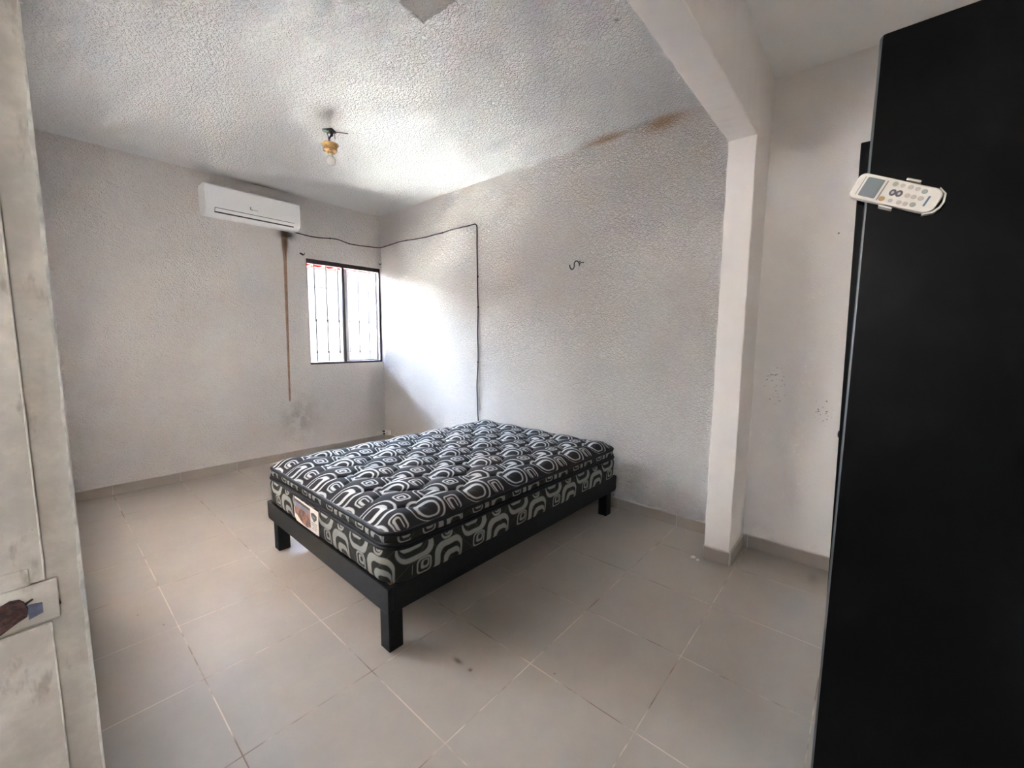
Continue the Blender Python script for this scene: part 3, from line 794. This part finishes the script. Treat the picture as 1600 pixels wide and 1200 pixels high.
es = [e for e in bm.edges if e.calc_face_angle(0) > 0.9]
bmesh.ops.bevel(bm, geom=es, offset=0.005, segments=2, affect='EDGES', profile=0.5)
bmesh.ops.recalc_face_normals(bm, faces=bm.faces); bm.normal_update()
for f in bm.faces:
    if f.normal.x < -0.25 and f.normal.y > 0.25: f.material_index = 1  # grey metal on this bevel stands in for the panel's edge highlight
obj('side_panel', bm, [M['cab'], M['edge']], cab)
bm = nbox(PX + 0.0205, -1.10, -5.335, -4.741, 0.0, 2.0, bev=0.003); obj('body', bm, M['cab'], cab)
bm = bmesh.new(); prism(bm, [(-4.737, 0.06), (-4.7195, 0.06), (-4.6945, 1.803), (-4.7125, 1.803)], 0, -1.621, -1.112)
es = [e for e in bm.edges if e.calc_face_angle(0) > 0.9]; bmesh.ops.bevel(bm, geom=es, offset=0.002, segments=2, affect='EDGES', profile=0.5)
dr = obj('door', bm, M['cab'], cab); tag(dr, 'black cabinet door hanging slightly askew')
obj('knob', (lambda b: (lathe(b, [(0, 0.0), (0.010, 0.0), (0.014, 0.012), (0.011, 0.022), (0, 0.024)]), bmesh.ops.rotate(b, verts=b.verts, matrix=Matrix.Rotation(-math.pi / 2, 3, 'X')), bmesh.ops.translate(b, verts=b.verts, vec=(-1.17, -4.7085, 1.02)), b)[-1])(bmesh.new()), M['black'], dr)

M['white_plastic'] = plain('off_white_plastic', (0.66, 0.62, 0.55), 0.42, grain=0.03, gscale=60)
M['lcd'] = plain('grey_display', srgb(112, 120, 124), 0.15)
M['btn_grey'] = plain('button_grey', srgb(150, 150, 138), 0.5); M['btn_pale'] = plain('button_pale', srgb(178, 170, 158), 0.5)
M['btn_orange'] = plain('button_orange', srgb(178, 140, 80), 0.5); M['btn_dark'] = plain('button_dark', srgb(82, 76, 84), 0.5)
M['btn_green'] = plain('button_green', srgb(140, 152, 140), 0.5); M['ink_blue'] = plain('blue_print', srgb(78, 104, 132), 0.5); M['ink_grey'] = plain('grey_print', srgb(120, 114, 110), 0.5)
E1 = Vector((0, -0.9, -0.436)).normalized(); E2 = Vector((0, 0.436, -0.9)).normalized(); NX = Vector((-1, 0, 0))
RCN = Vector((PX - 0.0125, -4.7625, 1.6610))
def rem(pts, a, b):
    """outline (long, short) in metres on the remote, from height a to b off the panel side"""
    bm = bmesh.new()
    A = [bm.verts.new(RCN + E1 * p[0] + E2 * p[1] + NX * a) for p in pts]; B = [bm.verts.new(RCN + E1 * p[0] + E2 * p[1] + NX * b) for p in pts]
    n = len(pts)
    for i in range(n): bm.faces.new((A[i], A[(i + 1) % n], B[(i + 1) % n], B[i]))
    bm.faces.new(A); bm.faces.new(B); bmesh.ops.recalc_face_normals(bm, faces=bm.faces); bm.normal_update(); return bm
def bevel_all(bm, off, seg=2, ang=0.9):
    es = [e for e in bm.edges if e.calc_face_angle(0) > ang]; bmesh.ops.bevel(bm, geom=es, offset=off, segments=seg, affect='EDGES', profile=0.5); return bm
holder = empty('remote_holder', (PX, -4.78, 1.65)); tag(holder, 'white plastic wall holder clipped around the remote on the black cabinet', 'holder')
sh = lambda pts, dx, dy: [(p[0] + dx, p[1] + dy) for p in pts]
obj('back_plate', bevel_all(rem(sh(rrect(0.098, 0.046, 0.012), 0.026, 0), -0.0122, -0.0085), 0.001), M['white_plastic'], holder)
for sgn, cx in ((-1, 0.018), (1, 0.000)):
    y0, y1 = (-0.0325, -0.0285) if sgn < 0 else (0.0285, 0.0325)
    b = rem([(cx - 0.013, y0), (cx + 0.013, y0), (cx + 0.013, y1), (cx - 0.013, y1)], -0.010, 0.0135)
    c = obj('clip', bevel_all(b, 0.0012), M['white_plastic'], holder)
b = rem([(0.066, -0.0285), (0.0815, -0.0195), (0.0875, -0.004), (0.0870, 0.008), (0.0820, 0.0200), (0.066, 0.0290), (0.066, 0.0262), (0.0785, 0.0185), (0.0838, 0.007), (0.0840, -0.004), (0.0785, -0.0180), (0.066, -0.0258)], -0.0105, 0.008)
obj('end_cup', b, M['white_plastic'], holder)
remote = empty('remote_control', RCN); tag(remote, 'off-white air conditioner remote tilted in its holder on the black cabinet', 'remote control')
outl = []
L2, W2 = 0.0790, 0.0272
for p in rrect(2 * L2, 2 * W2, 0.014, 6):
    x, y = p
    if x > 0.04: y *= 1 - 0.20 * ((x - 0.04) / 0.04) ** 2
    outl.append((x, y))
body = obj('case', bevel_all(rem(outl, -0.008, 0.0115), 0.003, 3), M['white_plastic'], remote)
obj('screen', bevel_all(rem(sh(rrect(0.033, 0.040, 0.003), -0.0445, 0.000), 0.0112, 0.0121), 0.0003, 1), M['lcd'], remote)
obj('printed_bar', rem(sh(rrect(0.0022, 0.042, 0.001, 2), -0.0225, 0.001), 0.0113, 0.0118), M['ink_grey'], remote)
obj('printed_bar', rem(sh(rrect(0.0012, 0.040, 0.0005, 2), -0.0655, 0.000), 0.0113, 0.0118), M['ink_grey'], remote)
obj('printed_bar', rem(sh(rrect(0.0036, 0.021, 0.001, 2), 0.0600, 0.003), 0.0113, 0.0118), M['ink_blue'], remote)
btn = [(-0.0075, -0.0165, 0.0050, 'btn_grey'), (0.0065, -0.0165, 0.0040, 'btn_pale'), (0.0205, -0.0165, 0.0044, 'btn_pale'), (0.0335, -0.0160, 0.0040, 'btn_pale'), (0.0470, -0.0135, 0.0046, 'btn_green'),
       (-0.0150, 0.0165, 0.0052, 'btn_orange'), (0.0015, 0.0165, 0.0038, 'btn_pale'), (0.0175, 0.0165, 0.0044, 'btn_pale'), (0.0290, 0.0165, 0.0044, 'btn_pale'), (0.0420, 0.0150, 0.0048, 'btn_grey'),
       (0.0240, 0.0005, 0.0044, 'btn_pale'), (0.0355, 0.0005, 0.0044, 'btn_pale'), (0.0480, 0.0005, 0.0044, 'btn_pale')]
for (bx, by, br, bmn) in btn:
    obj('button', bevel_all(rem([(bx + br * 1.1 * math.cos(k * math.pi / 6), by + br * math.sin(k * math.pi / 6)) for k in range(12)], 0.0110, 0.0124), 0.0004, 1), M[bmn], remote)
for (bx, by) in ((-0.0030, 0.0006), (0.0085, 0.0000)):
    o = obj('button', bevel_all(rem([(bx + 0.0062 * math.cos(k * math.pi / 6), by + 0.0070 * math.sin(k * math.pi / 6)) for k in range(12)], 0.0110, 0.0124), 0.0004, 1), M['btn_dark'], remote)
    obj('button_mark', rem([(bx + 0.0026 * math.cos(k * math.pi / 4), by + 0.0030 * math.sin(k * math.pi / 4)) for k in range(8)], 0.0122, 0.0127), M['btn_pale'], o)

# ------------------------------------------------------------------ air conditioner
def mat_ac():
    g = G('white_ac_plastic'); p = g.objco(); return g.bsdf((0.74, 0.745, 0.74), g.noise(p, 4, 2) * 0.1 + 0.30, spec=0.45)
M['ac'] = mat_ac(); M['slot'] = plain('dark_slot', (0.02, 0.02, 0.022), 0.6)
AX0, AX1 = -1.858, -1.048
ac = empty('air_conditioner', ((AX0 + AX1) / 2, 0, 2.41)); tag(ac, 'white split air conditioner on the wall left of the window', 'air conditioner')
prof = [(0.0, 2.700), (-0.165, 2.700), (-0.190, 2.694), (-0.200, 2.680), (-0.203, 2.600), (-0.203, 2.530), (-0.201, 2.500), (-0.193, 2.476), (-0.174, 2.451), (-0.145, 2.438), (-0.110, 2.434), (0.0, 2.444)]
bm = bmesh.new(); prism(bm, prof, 0, AX0, AX1)
es = [e for e in bm.edges if e.calc_face_angle(0) > 1.2 and abs(e.verts[0].co.x - e.verts[1].co.x) < 1e-5 and max(v.co.y for v in e.verts) < -0.001]
bmesh.ops.bevel(bm, geom=es, offset=0.006, segments=3, affect='EDGES', profile=0.5)
acb = obj('housing', bm, M['ac'], ac)
pf = [(-0.2035, 2.676), (-0.2050, 2.600), (-0.2052, 2.523), (-0.2025, 2.500)]
bm = bmesh.new(); prism(bm, pf + [(y + 0.004, z) for y, z in reversed(pf)], 0, AX0 + 0.030, AX1 - 0.012); obj('front_panel', bm, M['ac'], ac)
def strip(y0, z0, y1, z1, out, x0, x1, m, name, parent):
    """thin slab on the curved lower front between two profile points"""
    d = Vector((0, y1 - y0, z1 - z0)).normalized(); n = Vector((0, d.z, -d.y))
    if n.y > 0: n = -n
    bm = bmesh.new()
    vs = [bm.verts.new((x, y, z) + Vector((0, 0, 0)) if False else Vector((x, y, z)) + n * k) for x in (x0, x1) for (y, z) in ((y0, z0), (y1, z1)) for k in (-0.004, out)]
    a, b, c, d2, e_, f_, g_, h_ = vs
    for q in ((a, b, d2, c), (e_, g_, h_, f_), (a, e_, f_, b), (c, d2, h_, g_), (a, c, g_, e_), (b, f_, h_, d2)): bm.faces.new(q)
    return obj(name, bm, m, parent)
strip(-0.2005, 2.4960, -0.1990, 2.4915, 0.0012, AX0 + 0.070, AX1 - 0.062, M['slot'], 'slot', ac)
strip(-0.1850, 2.4655, -0.1770, 2.4550, 0.0012, AX0 + 0.070, AX1 - 0.062, M['slot'], 'slot', ac)
strip(-0.1990, 2.4912, -0.1850, 2.4658, 0.0030, AX0 + 0.074, AX1 - 0.064, M['ac'], 'louvre', ac)
strip(-0.2005, 2.4960, -0.1770, 2.4550, 0.0034, AX0 + 0.069, AX0 + 0.073, M['slot'], 'slot', ac)
lx, lz, ly = -1.500, 2.545, -0.2062
bm = bmesh.new(); tube(bm, [(lx - 0.009, ly, lz + 0.010), (lx - 0.002, ly, lz + 0.013), (lx + 0.002, ly, lz + 0.008), (lx - 0.006, ly, lz - 0.001), (lx - 0.003, ly, lz - 0.008), (lx + 0.006, ly, lz - 0.010), (lx + 0.014, ly, lz - 0.007)], 0.0030, 6)
logo = obj('brand_mark', bm, M['slot'], ac)
M['ac_ink'] = plain('grey_ink', srgb(130, 130, 132), 0.5)
for k in range(5):
    obj('brand_letter', nbox(lx + 0.018 + k * 0.0085, lx + 0.024 + k * 0.0085, ly - 0.0006, ly + 0.002, lz - 0.0105, lz - 0.0055), M['ac_ink'], logo)

# ------------------------------------------------------------------ cable
M['cable'] = plain('black_brown_cable', srgb(26, 21, 21), 0.6, spec=0.2)
pts = [(-1.046, -0.010, 2.449), (-1.014, -0.007, 2.449), (-0.887, -0.007, 2.440), (-0.80, -0.007, 2.441), (-0.740, -0.007, 2.446), (-0.650, -0.007, 2.458), (-0.562, -0.007, 2.462), (-0.490, -0.007, 2.450), (-0.423, -0.007, 2.438), (-0.32, -0.007, 2.438), (-0.219, -0.007, 2.443), (-0.09, -0.008, 2.452), (-0.035, -0.018, 2.456),
       (-0.010, -0.06, 2.461), (-0.007, -0.241, 2.468), (-0.007, -0.40, 2.474), (-0.007, -0.546, 2.471), (-0.007, -0.67, 2.462), (-0.007, -0.792, 2.457), (-0.007, -0.94, 2.452), (-0.007, -1.078, 2.455), (-0.007, -1.207, 2.453), (-0.007, -1.33, 2.461), (-0.007, -1.441, 2.461), (-0.007, -1.60, 2.458), (-0.007, -1.690, 2.460), (-0.007, -1.716, 2.453), (-0.007, -1.730, 2.436),
       (-0.007, -1.734, 2.38), (-0.007, -1.733, 2.20), (-0.007, -1.737, 2.026), (-0.007, -1.740, 1.839), (-0.007, -1.746, 1.650), (-0.007, -1.742, 1.50), (-0.007, -1.739, 1.395), (-0.007, -1.744, 1.22), (-0.007, -1.743, 1.072), (-0.007, -1.728, 0.874), (-0.007, -1.733, 0.74), (-0.008, -1.738, 0.61), (-0.012, -1.755, 0.42), (-0.012, -1.74, 0.20)]
def smooth_path(p, n=4):
    p = [Vector(q) for q in p]; out = []
    for i in range(len(p) - 1):
        a, b, c, d = p[max(i - 1, 0)], p[i], p[i + 1], p[min(i + 2, len(p) - 1)]
        for k in range(n):
            t = k / n
            out.append(0.5 * ((2 * b) + (c - a) * t + (2 * a - 5 * b + 4 * c - d) * t * t + (3 * b - a - 3 * c + d) * t ** 3))
    out.append(p[-1]); return out
cable = empty('power_cable', (-0.007, -1.735, 0.2)); tag(cable, 'thin black cable running from the air conditioner to behind the mattress', 'cable')
bm = bmesh.new(); tube(bm, smooth_path(pts), 0.0052, 8); obj('cord', bm, M['cable'], cable, smooth=True)
for (x, y, z) in ((-0.65, -0.004, 2.458), (-0.423, -0.004, 2.438), (-0.004, -1.207, 2.454), (-0.004, -1.742, 1.95), (-0.004, -1.746, 1.65), (-0.004, -1.742, 1.10), (-0.004, -0.546, 2.471)):
    bk = y > -0.01
    bm = nbox(x - (0.006 if bk else 0.009), x + (0.006 if bk else 0.004), y - (0.009 if bk else 0.006), y + (0.004 if bk else 0.006), z - 0.007, z + 0.007, bev=0.002)
    obj('cable_clip', bm, M['cable'], cable)

# ------------------------------------------------------------------ hook on the right wall, curtain brackets
M['iron'] = plain('dark_iron', srgb(58, 50, 44), 0.5, metal=0.5); M['worn_iron'] = plain('worn_brown_iron', srgb(96, 80, 72), 0.6, metal=0.3)
eye = empty('eye_bolt', (0, -2.945, 1.948)); tag(eye, 'small rusty eye bolt in the stucco wall carrying the hook', 'bolt')
bm = bmesh.new(); tube(bm, [(0.006, -2.952, 1.952), (-0.022, -2.940, 1.948)], 0.0045, 8); obj('shank', bm, M['worn_iron'], eye, smooth=True)
bm = bmesh.new(); tube(bm, [(-0.030 + 0.009 * math.cos(k * math.pi / 8), -2.935, 1.948 + 0.011 * math.sin(k * math.pi / 8)) for k in range(16)], 0.0032, 6, closed=True); obj('ring', bm, M['worn_iron'], eye, smooth=True)
hk = [(-0.030, -2.928, 1.921), (-0.031, -2.929, 1.936), (-0.032, -2.920, 1.953), (-0.032, -2.908, 1.962), (-0.033, -2.894, 1.960), (-0.034, -2.884, 1.945), (-0.034, -2.884, 1.925), (-0.034, -2.880, 1.910), (-0.035, -2.868, 1.900), (-0.035, -2.854, 1.905), (-0.036, -2.846, 1.918), (-0.036, -2.840, 1.938)]
bm = bmesh.new(); tube(bm, smooth_path(hk, 3), 0.0045, 8); o = obj('s_hook', bm, M['iron'], smooth=True); tag(o, 'dark S shaped hook hanging from the bolt above the bed', 'hook')
for (x, y, z, lbl) in ((-0.964, 0, 2.232, 'dark curtain rod hook at the left top of the window'), (-0.028, 0, 2.256, 'small curtain rod hook in the corner above the window')):
    r = empty('curtain_hook', (x, y, z)); tag(r, lbl, 'hook', 'curtain hooks over the window')
    s = 1.0 if x < -0.5 else 0.55
    bm = bmesh.new(); tube(bm, [(x - 0.025 * s, -0.008, z + 0.010 * s), (x - 0.010 * s, -0.020, z), (x + 0.004 * s, -0.026, z - 0.006 * s)], [0.008 * s, 0.009 * s, 0.006 * s], 8); obj('peg', bm, M['iron'], r, smooth=True)
    bm = bmesh.new(); tube(bm, [(x + 0.004 * s, 0.004, z - 0.008 * s), (x + 0.006 * s, -0.028, z - 0.008 * s), (x + 0.012 * s, -0.034, z + 0.004 * s), (x + 0.014 * s, -0.032, z + 0.018 * s)], 0.0035, 6); obj('screw', bm, M['worn_iron'], r, smooth=True)

# ------------------------------------------------------------------ wall socket in the corner
M['sock'] = plain('white_socket_plastic', (0.72, 0.70, 0.67), 0.4)
so = empty('wall_socket', (0, -0.075, 0.115)); tag(so, 'small white surface socket with black plugs low in the corner', 'socket')
obj('box', nbox(-0.045, 0.0, -0.118, -0.022, 0.086, 0.146, bev=0.004), M['sock'], so)
obj('slot', nbox(-0.046, -0.044, -0.107, -0.096, 0.102, 0.124), M['slot'], so)
obj('plug', nbox(-0.066, -0.0455, -0.060, -0.024, 0.122, 0.140, bev=0.003), M['black'], so)
obj('plug', nbox(-0.062, -0.0455, -0.066, -0.030, 0.092, 0.108, bev=0.003), M['black'], so)

# ------------------------------------------------------------------ ceiling lamp
M['brass'] = plain('aged_brass', srgb(190, 152, 96), 0.38, metal=0.55, grain=0.25, gscale=60)
M['green'] = plain('pale_green_box', srgb(150, 176, 164), 0.6)
def mat_bulb():
    g = G('frosted_bulb'); n = g.node('ShaderNodeBsdfPrincipled'); n.inputs['Base Color'].default_value = (0.92, 0.92, 0.90, 1)
    n.inputs['Roughness'].default_value = 0.12; n.inputs['Transmission Weight'].default_value = 0.45; n.inputs['IOR'].default_value = 1.2
    g.t.links.new(n.outputs[0], g.out.inputs[0]); return g.m
M['bulb'] = mat_bulb()
LX, LY = -1.413, -1.644
lamp = empty('ceiling_lamp', (LX, LY, 2.60)); tag(lamp, 'bare bulb in a brass holder hanging from loose ceiling wires', 'lamp')
bm = bmesh.new(); prism(bm, [(LX - 0.045, LY + 0.020), (LX + 0.005, LY + 0.035), (LX + 0.045, LY - 0.010), (LX - 0.005, LY - 0.045)], 2, H - 0.012, H + 0.004); obj('junction_box', bm, M['slot'], lamp)
bm = bmesh.new(); prism(bm, [(LX - 0.050, LY + 0.012), (LX - 0.020, LY + 0.028), (LX - 0.012, LY - 0.012), (LX - 0.030, LY - 0.008)], 2, H - 0.020, H - 0.011); obj('box_flap', bm, M['green'], lamp)
bm = bmesh.new(); prism(bm, [(LX + 0.028, LY - 0.004), (LX + 0.110, LY - 0.062), (LX + 0.106, LY - 0.068), (LX + 0.022, LY - 0.012)], 2, H - 0.008, H - 0.004); obj('loose_strap', bm, M['worn_iron'], lamp)
bm = bmesh.new(); tube(bm, smooth_path([(LX + 0.01, LY, H - 0.008), (LX + 0.012, LY - 0.006, H - 0.03), (LX - 0.002, LY, H - 0.055), (LX + 0.002, LY, H - 0.085), (LX, LY, 2.735)]), [0.013] * 3 + [0.010] * 3 + [0.006] * 3 + [0.0035] * 8, 8); obj('wire', bm, M['black'], lamp, smooth=True)
bm = bmesh.new(); tube(bm, smooth_path([(LX - 0.02, LY + 0.012, H - 0.012), (LX - 0.010, LY + 0.005, H - 0.045), (LX - 0.004, LY + 0.003, 2.735)]), 0.003, 6); obj('wire', bm, M['black'], lamp, smooth=True)
bm = bmesh.new(); tube(bm, [(LX + 0.03, LY - 0.012, H - 0.01), (LX + 0.032, LY - 0.014, H - 0.055)], 0.0022, 6); obj('wire', bm, M['black'], lamp, smooth=True)
bm = bmesh.new(); tube(bm, [(LX - 0.034, LY + 0.014, 2.752), (LX - 0.012, LY + 0.004, 2.737)], [0.003, 0.006], 6); obj('wire', bm, M['black'], lamp, smooth=True)
bm = bmesh.new(); lathe(bm, [(0, 0.736), (0.036, 0.736), (0.058, 0.742), (0.060, 0.738), (0.047, 0.722), (0.045, 0.706), (0.048, 0.700), (0.046, 0.694), (0.030, 0.690), (0.022, 0.688), (0.021, 0.674), (0, 0.672)], (LX, LY, 2.0)); obj('socket', bm, M['brass'], lamp, smooth=False)
for a in (0.5, 2.6, 4.4):
    bm = nbox(LX + 0.036 * math.cos(a) - 0.012, LX + 0.036 * math.cos(a) + 0.012, LY + 0.036 * math.sin(a) - 0.005, LY + 0.036 * math.sin(a) + 0.005, 2.690, 2.698, bev=0.002); obj('terminal', bm, M['worn_iron'], lamp)
bm = bmesh.new(); lathe(bm, [(0.0, 0.676), (0.017, 0.676), (0.018, 0.664), (0.022, 0.652)] + [(0.0345 * math.sin(t), 0.6275 + 0.0345 * math.cos(t)) for t in [math.radians(42 + 138 * k / 12) for k in range(12)]] + [(0, 0.593)], (LX, LY, 2.0)); obj('bulb', bm, M['bulb'], lamp, smooth=True)

# ------------------------------------------------------------------ bits of plaster on the floor
M['crumb'] = plain('plaster_crumb', (0.72, 0.69, 0.64), 0.8)
for (x, y, s, lbl) in ((-0.385, -4.018, 0.020, 'long flat white plaster crumb on the tiles by the column'), (-0.398, -4.048, 0.015, 'round white plaster crumb on the tiles nearest the column base')):
    bm = bmesh.new(); bmesh.ops.create_icosphere(bm, subdivisions=2, radius=1.0)
    for v in bm.verts: v.co = Vector((x, y, s * 0.34)) + Vector((v.co.x * s * random.uniform(0.7, 1.1), v.co.y * s * random.uniform(0.5, 0.9), max(v.co.z, -0.9) * s * 0.36))
    o = obj('plaster_crumb', bm, M['crumb']); tag(o, lbl, 'crumb', 'plaster crumbs by the column')
